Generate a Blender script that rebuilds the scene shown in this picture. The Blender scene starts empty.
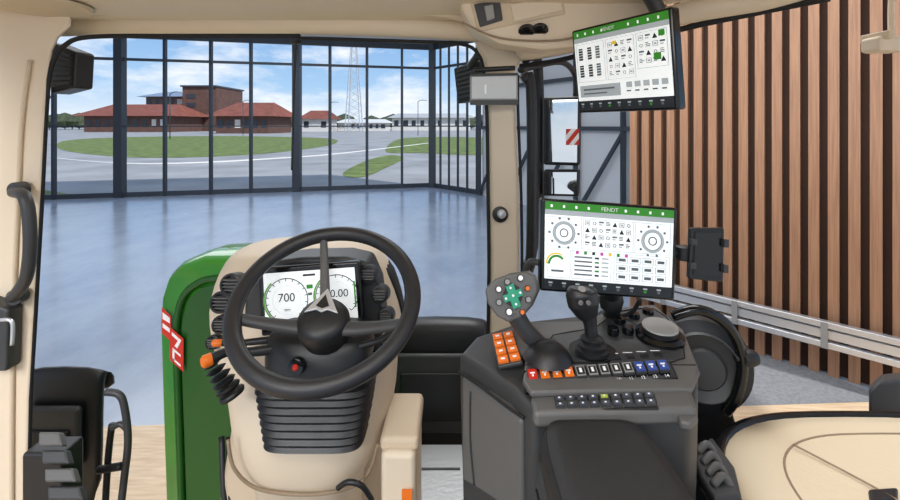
import bpy,bmesh,math,random
from mathutils import Vector,Matrix
random.seed(4)
H=2.8; F=450.0
scene=bpy.context.scene
COL=scene.collection
# placement helper: image pixel coordinates + assumed depth (m) -> world metres
def W(a,b,d): return Vector(((a-450)*d/F,d,H-(b-125)*d/F))
def G(a,b,z=0.0):
    d=(H-z)*F/(b-125); return Vector(((a-450)*d/F,d,z))
# ---------------- materials
def lin(c):
    c=c/255.0
    return c/12.92 if c<=0.04045 else ((c+0.055)/1.055)**2.4
def L(rgb): return (lin(rgb[0]),lin(rgb[1]),lin(rgb[2]),1)
def M(name,rgb,rough=0.5,metal=0.0,bump=0,bscale=200,emit=0,coat=0,var=0,vscale=5):
    m=bpy.data.materials.new(name); m.use_nodes=True
    nt=m.node_tree; p=nt.nodes['Principled BSDF']
    p.inputs['Base Color'].default_value=L(rgb)
    p.inputs['Roughness'].default_value=rough; p.inputs['Metallic'].default_value=metal
    if coat: p.inputs['Coat Weight'].default_value=coat
    if emit:
        p.inputs['Emission Color'].default_value=L(rgb); p.inputs['Emission Strength'].default_value=emit
    tc=nt.nodes.new('ShaderNodeTexCoord')
    if bump:
        n=nt.nodes.new('ShaderNodeTexNoise'); n.inputs['Scale'].default_value=bscale
        b=nt.nodes.new('ShaderNodeBump'); b.inputs['Strength'].default_value=bump; b.inputs['Distance'].default_value=0.002
        nt.links.new(tc.outputs['Object'],n.inputs['Vector']); nt.links.new(n.outputs['Fac'],b.inputs['Height']); nt.links.new(b.outputs['Normal'],p.inputs['Normal'])
    if var:
        n=nt.nodes.new('ShaderNodeTexNoise'); n.inputs['Scale'].default_value=vscale; n.inputs['Detail'].default_value=5
        r=nt.nodes.new('ShaderNodeValToRGB')
        c=L(rgb)
        r.color_ramp.elements[0].position=0.3; r.color_ramp.elements[1].position=0.7
        r.color_ramp.elements[0].color=(c[0]*(1-var),c[1]*(1-var),c[2]*(1-var),1)
        r.color_ramp.elements[1].color=(min(1,c[0]*(1+var)),min(1,c[1]*(1+var)),min(1,c[2]*(1+var)),1)
        nt.links.new(tc.outputs['Object'],n.inputs['Vector']); nt.links.new(n.outputs['Fac'],r.inputs['Fac']); nt.links.new(r.outputs['Color'],p.inputs['Base Color'])
    return m
beige=M('beige_trim',(222,205,180),0.5,bump=0.15,bscale=400)
beige2=M('beige_soft',(208,189,162),0.6,bump=0.2,bscale=300)
beiged=M('beige_dark',(146,126,102),0.7)  # darker brown-beige for speaker grille, seams and rib
black=M('black_plastic',(28,29,31),0.42,bump=0.15,bscale=500)
blackg=M('black_gloss',(14,15,17),0.15)
rub=M('rubber_seal',(20,20,21),0.7)
leather=M('wheel_leather',(38,38,40),0.38,bump=0.3,bscale=600)
dgrey=M('dark_grey_plastic',(58,59,60),0.45,bump=0.15,bscale=500)
grey=M('grey_plastic',(94,93,91),0.45,bump=0.15,bscale=500)
lgrey=M('light_grey_plastic',(150,150,148),0.45)
silver=M('brushed_aluminium',(212,214,217),0.32,0.6)
green=M('green_paint',(56,138,40),0.25,coat=0.6)
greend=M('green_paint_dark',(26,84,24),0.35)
scrw=M('display_white',(232,236,236),0.25,emit=0.45)
scrg=M('display_green',(50,130,35),0.3,emit=0.3)
scrk=M('display_dark',(36,40,44),0.3,emit=0.05)
scrm=M('display_mid',(168,176,180),0.3,emit=0.25)
scrd=M('display_grey',(96,104,108),0.3,emit=0.1)
scrp=M('display_magenta',(190,60,150),0.3,emit=0.3)
scry=M('display_yellow',(225,190,40),0.3,emit=0.3)
orange=M('orange_key',(226,112,28),0.4,emit=0.08)
red=M('red_key',(200,42,28),0.4,emit=0.05)
blue=M('blue_key',(40,70,150),0.4,emit=0.03)
white=M('white_mark',(240,240,240),0.5,emit=0.05)
teal=M('teal_key',(40,150,115),0.4)
frame=M('steel_frame',(60,66,74),0.45,0.3)
tyre=M('tyre_rubber',(24,24,25),0.85,bump=0.4,bscale=60)
# ---------------- grouping
GR={}
class Grp:
    def __init__(s,name):
        s.e=bpy.data.objects.new(name,None); s.e.empty_display_size=0.05; COL.objects.link(s.e); s.kids=[]; GR[name+str(len(GR))]=s
    def add(s,o): s.kids.append(o); return o
def finish():
    bpy.context.view_layer.update()
    for g in GR.values():
        lo=Vector((1e9,)*3); hi=Vector((-1e9,)*3)
        for o in g.kids:
            for c in o.bound_box:
                w=o.matrix_world@Vector(c)
                for i in range(3): lo[i]=min(lo[i],w[i]); hi[i]=max(hi[i],w[i])
        g.e.location=Vector(((lo.x+hi.x)/2,(lo.y+hi.y)/2,lo.z))
        for o in g.kids:
            o.parent=g.e; o.matrix_parent_inverse=Matrix.Translation(-g.e.location)
def mk(name,vs,fs,mats,g=None,smooth=False,bevel=0,seg=2,sub=0,mi=None):
    me=bpy.data.meshes.new(name); me.from_pydata([tuple(v) for v in vs],[],fs)
    if not isinstance(mats,(list,tuple)): mats=[mats]
    for m in mats: me.materials.append(m)
    bm=bmesh.new(); bm.from_mesh(me)
    if mi:
        for f,i in zip(bm.faces,mi): f.material_index=i
    bmesh.ops.recalc_face_normals(bm,faces=bm.faces)
    for f in bm.faces: f.smooth=smooth or bevel>0
    bm.to_mesh(me); bm.free()
    o=bpy.data.objects.new(name,me); COL.objects.link(o)
    if bevel:
        b=o.modifiers.new('bev','BEVEL'); b.width=bevel; b.segments=seg; b.limit_method='ANGLE'; b.angle_limit=0.6
        b.harden_normals=True
    if sub:
        s=o.modifiers.new('sub','SUBSURF'); s.levels=sub; s.render_levels=sub
    if g: g.add(o)
    return o
def hexa(name,P8,mat,g=None,bevel=0,seg=2):
    return mk(name,P8,[(0,1,2,3),(7,6,5,4),(0,4,5,1),(1,5,6,2),(2,6,7,3),(3,7,4,0)],mat,g,bevel=bevel,seg=seg)
def box(name,lo,hi,mat,g=None,bevel=0,seg=2):
    (x0,y0,z0),(x1,y1,z1)=lo,hi
    return hexa(name,[(x0,y0,z0),(x1,y0,z0),(x1,y1,z0),(x0,y1,z0),(x0,y0,z1),(x1,y0,z1),(x1,y1,z1),(x0,y1,z1)],mat,g,bevel,seg)
def beam(name,p0,p1,w,h,mat,g=None,bevel=0,up=Vector((0,0,1))):
    p0=Vector(p0);p1=Vector(p1); d=(p1-p0).normalized(); s=d.cross(up)
    if s.length<1e-4: s=d.cross(Vector((0,1,0)))
    s.normalize(); u=s.cross(d).normalized(); s*=w/2; u*=h/2
    return hexa(name,[p0-s-u,p0+s-u,p0+s+u,p0-s+u,p1-s-u,p1+s-u,p1+s+u,p1-s+u],mat,g,bevel)
def prism(name,pts,vec,mat,g=None,bevel=0,seg=2):
    vec=Vector(vec); n=len(pts); pts=[Vector(p) for p in pts]
    vs=pts+[p+vec for p in pts]
    fs=[tuple(range(n)),tuple(range(2*n-1,n-1,-1))]+[(i,(i+1)%n,n+(i+1)%n,n+i) for i in range(n)]
    return mk(name,vs,fs,mat,g,bevel=bevel,seg=seg)
def cr(pts,k=6,closed=False):
    pts=[Vector(p) for p in pts]; n=len(pts); out=[]
    rng=range(n if closed else n-1)
    for i in rng:
        if closed: a,b,c,d=pts[(i-1)%n],pts[i],pts[(i+1)%n],pts[(i+2)%n]
        else: a,b,c,d=pts[max(i-1,0)],pts[i],pts[i+1],pts[min(i+2,n-1)]
        for j in range(k):
            t=j/k
            out.append(0.5*((2*b)+(c-a)*t+(2*a-5*b+4*c-d)*t*t+(3*b-a-3*c+d)*t**3))
    if not closed: out.append(pts[-1])
    return out
def tube(name,pts,r,mat,g=None,seg=12,k=6,closed=False,smoothpath=True,flat=1.0):
    P=cr(pts,k,closed) if smoothpath else [Vector(p) for p in pts]
    n=len(P); rr=r if isinstance(r,(list,tuple)) else None
    vs=[];fs=[]
    up=None
    for i,p in enumerate(P):
        if closed: t=(P[(i+1)%n]-P[(i-1)%n]).normalized()
        else: t=(P[min(i+1,n-1)]-P[max(i-1,0)]).normalized()
        if up is None:
            a=Vector((0,0,1)) if abs(t.z)<0.9 else Vector((0,1,0))
            up=(a-t*a.dot(t)).normalized()
        else: up=(up-t*up.dot(t)).normalized()
        s=t.cross(up)
        if rr:
            q=i/(n-1)*(len(rr)-1); j=min(int(q),len(rr)-2); ra=rr[j]+(rr[j+1]-rr[j])*(q-j)
        else: ra=r
        for m in range(seg):
            an=2*math.pi*m/seg
            vs.append(p+up*math.cos(an)*ra*flat+s*math.sin(an)*ra)
    for i in range(n if closed else n-1):
        for m in range(seg):
            a=i*seg+m;b=i*seg+(m+1)%seg; c=((i+1)%n)*seg+(m+1)%seg; d=((i+1)%n)*seg+m
            fs.append((a,b,c,d))
    if not closed:
        fs.append(tuple(range(seg))); fs.append(tuple(range(n*seg-1,(n-1)*seg-1,-1)))
    return mk(name,vs,fs,mat,g,smooth=True)
def loft(name,rings,mat,g=None,sub=0,cap=True,smooth=True,bevel=0):
    n=len(rings[0]); vs=[p for r in rings for p in r]; fs=[]
    for i in range(len(rings)-1):
        for m in range(n): fs.append((i*n+m,i*n+(m+1)%n,(i+1)*n+(m+1)%n,(i+1)*n+m))
    if cap: fs.append(tuple(range(n))); fs.append(tuple(range(len(rings)*n-1,(len(rings)-1)*n-1,-1)))
    return mk(name,vs,fs,mat,g,smooth=smooth,sub=sub,bevel=bevel)
def sring(z,x0,x1,y0,y1,e=3.5,n=40,tilt=0):
    xc=(x0+x1)/2;hx=(x1-x0)/2;yc=(y0+y1)/2;hy=(y1-y0)/2; out=[]
    for k in range(n):
        a=2*math.pi*k/n; c=math.cos(a); s=math.sin(a)
        x=xc+hx*math.copysign(abs(c)**(2/e),c); y=yc+hy*math.copysign(abs(s)**(2/e),s)
        out.append(Vector((x,y,z+tilt*(y-yc))))
    return out
def lathe(name,prof,base,axis,mat,g=None,seg=32,mats=None):
    axis=Vector(axis).normalized(); a=Vector((0,0,1)) if abs(axis.z)<0.9 else Vector((0,1,0))
    u=axis.cross(a).normalized(); v=axis.cross(u); base=Vector(base)
    rings=[[base+axis*h+(u*math.cos(2*math.pi*k/seg)+v*math.sin(2*math.pi*k/seg))*max(r,1e-4) for k in range(seg)] for r,h in prof]
    o=loft(name,rings,mat,g)
    m=o.modifiers.new('e','EDGE_SPLIT'); m.split_angle=0.7
    return o
class Panel:
    def __init__(s,tl,tr,br,bl,g):
        s.c=[Vector(p) for p in (tl,tr,br,bl)]; s.g=g
        s.U=(s.c[1]-s.c[0]); s.V=(s.c[3]-s.c[0])
        n=s.U.cross(s.V).normalized()
        if n.dot(Vector((0,0,H))-s.c[0])<0: n=-n
        s.n=n; s.vs=[];s.fs=[];s.mi=[];s.ms=[]
    def p(s,u,v,h=0):
        a,b,c,d=s.c
        return a*(1-u)*(1-v)+b*u*(1-v)+c*u*v+d*(1-u)*v+s.n*h
    def slab(s,name,t,mat,bevel=0.004,m=0.0):
        q=[s.p(-m,-m),s.p(1+m,-m),s.p(1+m,1+m),s.p(-m,1+m)]
        return hexa(name,[x for x in q]+[x-s.n*t for x in q],mat,s.g,bevel,3)
    def _m(s,m):
        if m not in s.ms: s.ms.append(m)
        return s.ms.index(m)
    def poly(s,uv,mat,h=0.0012,h0=0.0002):
        b=len(s.vs); n=len(uv)
        for u,v in uv: s.vs.append(s.p(u,v,h))
        for u,v in uv: s.vs.append(s.p(u,v,h0))
        k=s._m(mat)
        s.fs.append(tuple(range(b,b+n))); s.mi.append(k)
        for i in range(n):
            s.fs.append((b+i,b+(i+1)%n,b+n+(i+1)%n,b+n+i)); s.mi.append(k)
    def rect(s,u0,v0,u1,v1,mat,h=0.0012,h0=0.0002): s.poly([(u0,v0),(u1,v0),(u1,v1),(u0,v1)],mat,h,h0)
    def disc(s,u,v,r,mat,h=0.0012,n=24,h0=0.0002):
        lu=s.U.length; lv=s.V.length
        s.poly([(u+r/lu*math.cos(2*math.pi*k/n),v+r/lv*math.sin(2*math.pi*k/n)) for k in range(n)],mat,h,h0)
    def arc(s,u,v,r0,r1,a0,a1,mat,h=0.0014,n=24):
        lu=s.U.length; lv=s.V.length
        for k in range(n):
            q=[]
            for r,a in ((r0,k),(r1,k),(r1,k+1),(r0,k+1)):
                t=math.radians(a0+(a1-a0)*a/n); q.append((u+r/lu*math.cos(t),v+r/lv*math.sin(t)))
            s.poly(q,mat,h)
    def outline(s,u0,v0,u1,v1,w,mat,h=.0022):
        a=w/s.U.length;b=w/s.V.length
        s.rect(u0,v0,u1,v0+b,mat,h);s.rect(u0,v1-b,u1,v1,mat,h);s.rect(u0,v0,u0+a,v1,mat,h);s.rect(u1-a,v0,u1,v1,mat,h)
    def flush(s,name):
        if s.fs:
            mk(name,s.vs,s.fs,s.ms,s.g,mi=s.mi)
    def text(s,txt,u,v,size,mat,h=0.0018,name='label'):
        c=bpy.data.curves.new(name,'FONT'); c.body=txt; c.size=size; c.align_x='CENTER'; c.align_y='CENTER'; c.extrude=0.0002
        o=bpy.data.objects.new(name,c); COL.objects.link(o)
        dg=bpy.context.evaluated_depsgraph_get(); dg.update()
        me=bpy.data.meshes.new_from_object(o.evaluated_get(dg)); bpy.data.objects.remove(o)
        x=s.U.normalized(); y=(-s.V).normalized(); z=x.cross(y).normalized(); y=z.cross(x)
        mt=Matrix((x,y,z)).transposed().to_4x4(); mt.translation=s.p(u,v,h)
        me.transform(mt); me.materials.clear(); me.materials.append(mat)
        o=bpy.data.objects.new(name,me); COL.objects.link(o); s.g.add(o)

# ================= WORLD
w=bpy.data.worlds.new('sky'); scene.world=w; w.use_nodes=True; nt=w.node_tree; nt.nodes.clear()
out=nt.nodes.new('ShaderNodeOutputWorld'); bg=nt.nodes.new('ShaderNodeBackground'); bg.inputs['Strength'].default_value=1.1
tc=nt.nodes.new('ShaderNodeTexCoord'); sep=nt.nodes.new('ShaderNodeSeparateXYZ'); nt.links.new(tc.outputs['Generated'],sep.inputs[0])
rmp=nt.nodes.new('ShaderNodeValToRGB'); e=rmp.color_ramp.elements
e[0].position=0.0; e[0].color=L((222,230,237)); e[1].position=0.30; e[1].color=L((88,142,208))
x=rmp.color_ramp.elements.new(0.08); x.color=L((160,196,230))
nt.links.new(sep.outputs['Z'],rmp.inputs['Fac'])
mp=nt.nodes.new('ShaderNodeMapping'); mp.inputs['Scale'].default_value=(1,1,3.0); mp.inputs['Location'].default_value=(0.3,0.2,0)
ns=nt.nodes.new('ShaderNodeTexNoise'); ns.inputs['Scale'].default_value=4.5; ns.inputs['Detail'].default_value=9; ns.inputs['Roughness'].default_value=0.62
nt.links.new(tc.outputs['Generated'],mp.inputs[0]); nt.links.new(mp.outputs[0],ns.inputs['Vector'])
cr2=nt.nodes.new('ShaderNodeValToRGB'); cr2.color_ramp.elements[0].position=0.44; cr2.color_ramp.elements[1].position=0.64
nt.links.new(ns.outputs['Fac'],cr2.inputs['Fac'])
mx=nt.nodes.new('ShaderNodeMix'); mx.data_type='RGBA'; nt.links.new(cr2.outputs['Color'],mx.inputs['Factor']); nt.links.new(rmp.outputs['Color'],mx.inputs['A']); mx.inputs['B'].default_value=L((234,238,244))
nt.links.new(mx.outputs['Result'],bg.inputs['Color']); nt.links.new(bg.outputs[0],out.inputs[0])

# ================= EXTERIOR
asph=M('asphalt',(158,156,152),0.9,var=0.22,vscale=0.25)
grass=M('grass',(108,122,56),0.95,var=0.45,vscale=0.9)
roofr=M('clay_roof',(132,74,56),0.8,var=0.25,vscale=0.5)
brick=M('brown_wall',(98,70,60),0.8,var=0.2,vscale=0.5)
dkw=M('dark_window',(48,52,60),0.3)
blr=M('blue_metal_roof',(128,142,160),0.5)
cream=M('cream_render',(215,212,205),0.8)
tree=M('foliage',(66,74,50),0.9,var=0.5,vscale=0.8)
mk('ground_exterior',[(-500,16,-0.03),(500,16,-0.03),(500,600,-0.03),(-500,600,-0.03)],[(0,1,2,3)],asph)
g=Grp('lawn')
def smoothpoly(pl): return [p for p in cr([G(a,b,-.01) for a,b in pl],5,True)]
for i,pl in enumerate([[(58,148),(110,156),(200,157),(290,151),(336,143),(322,138),(230,136),(130,137),(70,140)],[(343,173),(362,177),(385,168),(404,158),(390,155),(368,160)],[(385,150),(420,153),(500,153),(530,140),(460,137),(405,138)],[(20,186),(45,190),(75,196),(30,199),(-10,199)]]):
    mk('lawn_patch_%d'%i,smoothpoly(pl),[tuple(range(len(pl)*5))],grass,g)
g=Grp('kerb_line')
tube('kerb',[G(50,158,0),G(150,164,0),G(300,157,0),G(372,150,0),G(430,143,0)],0.07,cream,g,seg=6)
def barn(name,a0,a1,ptop,peave,pb,d,dep,mr,mw,wins=4,rows=1):
    g=Grp(name); p=W(a0,pb,d); q=W(a1,pb,d); x0,x1=p.x,q.x
    ze=W(0,peave,d).z; zt=W(0,ptop,d).z; y0=d;y1=d+dep
    box('walls',(x0,y0,-0.03),(x1,y1,ze),mw,g)
    ov=dep*0.12; m=(y0+y1)/2
    hexa('roof',[(x0-ov,y0-ov,ze-0.4),(x1+ov,y0-ov,ze-0.4),(x1+ov,y1+ov,ze-0.4),(x0-ov,y1+ov,ze-0.4),(x0+dep*.1,m-.2,zt),(x1-dep*.1,m-.2,zt),(x1-dep*.1,m+.2,zt),(x0+dep*.1,m+.2,zt)],mr,g)
    for r in range(rows):
        za=ze*(r+.3)/rows; zb=ze*(r+.75)/rows
        for i in range(wins):
            xx=x0+(x1-x0)*(i+0.5)/wins; ww=(x1-x0)/wins*random.uniform(.2,.36)
            box('window_pane_%d_%d'%(r,i),(xx-ww,y0-0.1,za),(xx+ww,y0+.05,zb),dkw if random.random()<.75 else cream,g)
    return g
barn('barn',84,168,103,115,131,180,25,roofr,brick,9)
barn('barn',216,268,101,115,131,150,22,roofr,brick,6)
barn('farm_house',302,328,110,118,130,190,15,roofr,cream,3)
g=barn('office_building',146,206,90,96,130,215,24,blr,M('grey_brown_wall',(120,100,92),.8),8,3)
p=W(190,130,212);q=W(223,130,212); box('stair_tower',(p.x,206,0),(q.x,232,W(0,88,212).z),brick,g); box('tower_cap',(p.x-.5,205,W(0,88,212).z),(q.x+.5,233,W(0,86.5,212).z),dkw,g)
for i in range(4): box('tower_window_%d'%i,(p.x+2,205.8,3+i*4),(p.x+6,206.1,5+i*4),dkw,g)
barn('warehouse',338,386,119,122,130,210,15,cream,cream,8)
barn('warehouse',392,470,113,117,130,230,20,M('pale_roof',(176,176,172),0.8),cream,9)
pyl=M('galvanised_lattice',(176,182,188),.6)
g=Grp('radio_mast')
c=W(354,125,190); zt=W(0,42,190).z
for sx in (-1,1):
    for sy in (-1,1): beam('mast_leg_%d_%d'%(sx,sy),(c.x+sx*3.2,190+sy*3.2,-.03),(c.x+sx*.9,190+sy*.9,zt),0.3,0.3,pyl,g)
nb=13
for i in range(nb):
    z0=zt*i/nb; z1=zt*(i+1)/nb; k0=3.2-2.3*i/nb; k1=3.2-2.3*(i+1)/nb
    for sy in (-1,1):
        beam('brace_a_%d_%d'%(i,sy),(c.x-k0,190+sy*k0,z0),(c.x+k1,190+sy*k1,z1),0.14,0.14,pyl,g)
        beam('brace_b_%d_%d'%(i,sy),(c.x+k0,190+sy*k0,z0),(c.x-k1,190+sy*k1,z1),0.14,0.14,pyl,g)
for a,dd in ((170,90),(243,120),(330,130),(418,120)):
    g=Grp('street_lamp'); b=W(a,125,dd)
    tube('pole',[(b.x,dd,-0.03),(b.x,dd,9)],0.09,frame,g,seg=8,smoothpath=False); tube('arm',[(b.x,dd,9),(b.x+.8,dd,9.4),(b.x+1.8,dd,9.4)],0.08,frame,g,seg=8)
    box('lamp_head',(b.x+1.5,dd-.2,9.3),(b.x+2.5,dd+.2,9.45),lgrey,g)
g=Grp('tree_line')
for i in range(80):
    a=-40+i*7.3+random.uniform(-3,3); d=275+random.uniform(0,40); s=random.uniform(2.4,5.6)
    c=W(a,125,d); c.z=0
    lathe('tree_%d'%i,[(0.3,-.03),(0.3,1),(s*1.1,1.8),(s*1.5,s*.9),(s*1.1,s*1.5),(0.2,s*1.9)],c,(0,0,1),tree,g,seg=9)

# ================= HALL
def floor_mat():
    m=M('polished_floor',(158,170,188),0.16,coat=0.1); nt=m.node_tree; p=nt.nodes['Principled BSDF']
    tc=nt.nodes.new('ShaderNodeTexCoord'); mp=nt.nodes.new('ShaderNodeMapping'); mp.inputs['Scale'].default_value=(0.5,0.3,1)
    n=nt.nodes.new('ShaderNodeTexNoise'); n.inputs['Scale'].default_value=1.6; n.inputs['Detail'].default_value=8; n.inputs['Roughness'].default_value=0.7
    r=nt.nodes.new('ShaderNodeValToRGB'); r.color_ramp.elements[0].position=.25; r.color_ramp.elements[1].position=.75
    r.color_ramp.elements[0].color=L((136,148,166)); r.color_ramp.elements[1].color=L((172,182,196))
    nt.links.new(tc.outputs['Object'],mp.inputs[0]); nt.links.new(mp.outputs[0],n.inputs['Vector']); nt.links.new(n.outputs['Fac'],r.inputs['Fac']); nt.links.new(r.outputs['Color'],p.inputs['Base Color'])
    n2=nt.nodes.new('ShaderNodeMath'); n2.operation='MULTIPLY_ADD'; n2.inputs[1].default_value=0.25; n2.inputs[2].default_value=0.10
    nt.links.new(n.outputs['Fac'],n2.inputs[0]); nt.links.new(n2.outputs[0],p.inputs['Roughness'])
    p.inputs['IOR'].default_value=1.6
    return m
def wood_mat(name,c0,c1,rot=0,sc=(1,8,1)):
    m=M(name,c0,0.5); nt=m.node_tree; p=nt.nodes['Principled BSDF']
    tc=nt.nodes.new('ShaderNodeTexCoord'); mp=nt.nodes.new('ShaderNodeMapping'); mp.inputs['Scale'].default_value=sc; mp.inputs['Rotation'].default_value=(0,0,rot)
    n=nt.nodes.new('ShaderNodeTexNoise'); n.inputs['Scale'].default_value=2.5; n.inputs['Detail'].default_value=8
    r=nt.nodes.new('ShaderNodeValToRGB'); r.color_ramp.elements[0].position=.35; r.color_ramp.elements[1].position=.65
    r.color_ramp.elements[0].color=L(c1); r.color_ramp.elements[1].color=L(c0)
    nt.links.new(tc.outputs['Object'],mp.inputs[0]); nt.links.new(mp.outputs[0],n.inputs['Vector']); nt.links.new(n.outputs['Fac'],r.inputs['Fac']); nt.links.new(r.outputs['Color'],p.inputs['Base Color'])
    return m
cA=Vector((-15.3,16.8,0)); cB=Vector((-0.8,20.3,0)); cC=Vector((1.3,18,0)); cD=Vector((5.6,10.6,0))
mk('floor',[(-17,-12,0),(9,-12,0),(9,8,0),(5.6,10.6,0),(1.3,18.1,0),(-.8,20.4,0),(-15.3,16.9,0),(-17,16,0)],[tuple(range(8))],floor_mat())
wf=wood_mat('oak_floor',(222,198,166),(200,172,138),0,(1.5,12,1))
hexa('floor_oak_platform',[(-6,-4,.001),(5,-4,.001),(5,4.57,.001),(-6,4.02,.001),(-6,-4,.012),(5,-4,.012),(5,4.57,.012),(-6,4.02,.012)],wf)
carp=M('grey_carpet',(128,130,134),0.9,bump=0.6,bscale=30,var=0.18,vscale=25)
hexa('floor_carpet',[(1.9,4.42,.001),(4.5,4.56,.001),(4.2,5.05,.001),(2.0,7.25,.001),(1.9,4.42,.008),(4.5,4.56,.008),(4.2,5.05,.008),(2.0,7.25,.008)],carp)
ceilm=M('ceiling_white',(225,226,228),0.8)
prism('ceiling',[(-17,-6,6.45),(9,-6,6.45),(9,10.6,6.45),(5.6,10.6,6.45),(1.3,18.1,6.45),(-.8,20.6,6.45),(-15.3,17,6.45),(-17,16,6.45)],(0,0,.2),ceilm)
def glazing(name,p0,p1,stops,thick,trans):
    g=Grp(name); p0=Vector(p0);p1=Vector(p1)
    for i,t in enumerate(stops):
        p=p0.lerp(p1,t)
        beam('mullion_%d'%i,p,p+Vector((0,0,6.4)),.32 if t in thick else .10,.15 if t not in thick else .3,frame,g,up=Vector((0,1,0)))
    for i,(z,h) in enumerate(trans):
        beam('transom_%d'%i,p0+Vector((0,0,z)),p1+Vector((0,0,z)),.12,h,frame,g)
def tpx(a,p0,p1):
    k=(a-450)/F; return (k*p0.y-p0.x)/((p1.x-p0.x)-k*(p1.y-p0.y))
st=[tpx(a,cA,cB) for a in (20,54,120,165,211,251,297,330,367,402)]
glazing('window_1',cA,cB,st+[1.0],(st[2],st[6],1.0),[(6.3,.25),(5.35,.10),(2.75,.05),(.1,.18)])
glazing('window_2',cB,cC,[.18,.36,.54,.72,.9],(),[(6.3,.25),(5.35,.10),(2.75,.05),(.1,.18)])
greyw=M('grey_panel_wall',(200,204,208),0.7)
hexa('wall_right',[cC,cD,cD+Vector((.15,.1,0)),cC+Vector((.15,.1,0)),cC+Vector((0,0,6.4)),cD+Vector((0,0,6.4)),cD+Vector((.15,.1,6.4)),cC+Vector((.15,.1,6.4))],greyw)
g=Grp('steel_bracing'); off=Vector((-.12,-.07,0))
for i in range(6):
    p=cC.lerp(cD,i/5)+off; beam('column_%d'%i,p,p+Vector((0,0,6.4)),.12,.12,frame,g,up=Vector((0,1,0)))
for i in range(5):
    p=cC.lerp(cD,i/5)+off;q=cC.lerp(cD,(i+1)/5)+off
    beam('diag_%d'%i,p+Vector((0,0,.1)),q+Vector((0,0,2.6)),.09,.09,frame,g); beam('rail_%d'%i,p+Vector((0,0,2.7)),q+Vector((0,0,2.7)),.1,.12,frame,g)
    beam('rail_top_%d'%i,p+Vector((0,0,4.2)),q+Vector((0,0,4.2)),.1,.12,frame,g)
box('wall_left',(-17.2,-6,0),(-17,16,6.4),ceilm)
# slatted wall 45 deg
A=Vector((2.70,6.67,0)); D=Vector((1,-1,0)).normalized(); N=Vector((-1,-1,0)).normalized()
dark=M('slat_backing',(62,42,32),0.9)
Ln=5.2
g=Grp('wall_slatted')
hexa('backing',[A,A+D*Ln,A+D*Ln-N*.15,A-N*.15]+[p+Vector((0,0,6.4)) for p in (A,A+D*Ln,A+D*Ln-N*.15,A-N*.15)],dark,g)
oak=wood_mat('oak_slat',(180,136,104),(158,116,88),0,(22,22,.7))
vs=[];fs=[]
s=0.0
while s<Ln-.1:
    p=A+D*s; q=p+D*.098; b=len(vs)
    for z in (0.0,6.4):
        for pt in (p,q,q+N*.08,p+N*.08): vs.append(pt+Vector((0,0,z)))
    fs+=[(b,b+1,b+2,b+3),(b+7,b+6,b+5,b+4),(b,b+4,b+5,b+1),(b+1,b+5,b+6,b+2),(b+2,b+6,b+7,b+3),(b+3,b+7,b+4,b)]
    s+=.172
mk('wooden_slats',vs,fs,oak,g)
g=Grp('guard_rail')
r0=A+D*.02+N*.15; r1=A+D*Ln+N*.15
beam('back_profile',r0+Vector((0,0,.5)),r1+Vector((0,0,.5)),.04,.12,lgrey,g)
for z,h in ((.61,.07),(.39,.07),(.5,.10)): beam('profile_%d'%(z*100),r0+N*(.05 if h<.1 else .02)+Vector((0,0,z)),r1+N*(.05 if h<.1 else .02)+Vector((0,0,z)),.08,h,silver,g,bevel=.01)
for i in range(6):
    p=r0+D*(.5+i*.85)+N*.095; beam('clamp_%d'%i,p+Vector((0,0,.36)),p+Vector((0,0,.64)),.03,.06,lgrey,g,up=D)

# ================= TRACTOR BODY OUTSIDE
g=Grp('tractor_hood')
rings=[]
for y,xl,xr,zt in ((1.52,-.975,-.30,2.335),(1.56,-.985,-.295,2.35),(1.72,-.985,-.295,2.345),(2.0,-.98,-.30,2.28),(2.3,-.97,-.31,2.21),(2.5,-.95,-.33,2.13),(2.6,-.9,-.37,2.0)):
    r=[]
    prof=[(0.03,1.2),(0.02,1.5),(0.01,1.8),(.0,zt-.20),(.006,zt-.12),(.025,zt-.06),(.065,zt-.022),(.14,zt)]
    for dx,z in prof: r.append(Vector((xl+dx,y,z)))
    for dx,z in reversed(prof): r.append(Vector((xr-dx,y,z)))
    rings.append(r)
loft('hood_shell',rings,green,g)
rim=[Vector((p.x+(.055 if p.x<-.6 else -.055),1.512,p.z-(.05 if p.z>2.1 else 0))) for p in rings[0]]
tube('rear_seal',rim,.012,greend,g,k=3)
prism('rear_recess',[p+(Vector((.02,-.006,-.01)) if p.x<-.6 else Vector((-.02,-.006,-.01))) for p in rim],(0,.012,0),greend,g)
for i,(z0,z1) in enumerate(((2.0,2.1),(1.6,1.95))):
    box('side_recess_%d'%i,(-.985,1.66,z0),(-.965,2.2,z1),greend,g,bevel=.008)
rp=Panel((-.965,1.508,2.19),(-.935,1.508,2.16),(-.935,1.508,2.07),(-.965,1.508,2.10),g)
rp.rect(0,0,1,.95,red); rp.poly([(.1,.15),(.9,.1),(.9,.3),(.1,.4)],white,.002); rp.poly([(.1,.55),(.9,.5),(.9,.65),(.1,.72)],white,.002); rp.flush('maker_plate')
rp=Panel((-.93,1.495,2.13),(-.885,1.495,2.09),(-.885,1.495,1.98),(-.93,1.495,2.02),g)
rp.rect(0,0,1,1,red); rp.poly([(.15,.1),(.85,.1),(.55,.45),(.35,.45),(.6,.2),(.15,.2)],white,.002); rp.rect(.2,.55,.8,.62,white,.002); rp.rect(.2,.85,.8,.92,white,.002); rp.rect(.2,.55,.35,.92,white,.002); rp.flush('model_plate')
box('chassis_frame',(-.75,1.5,.35),(-.4,2.5,1.25),black,g)
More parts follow.
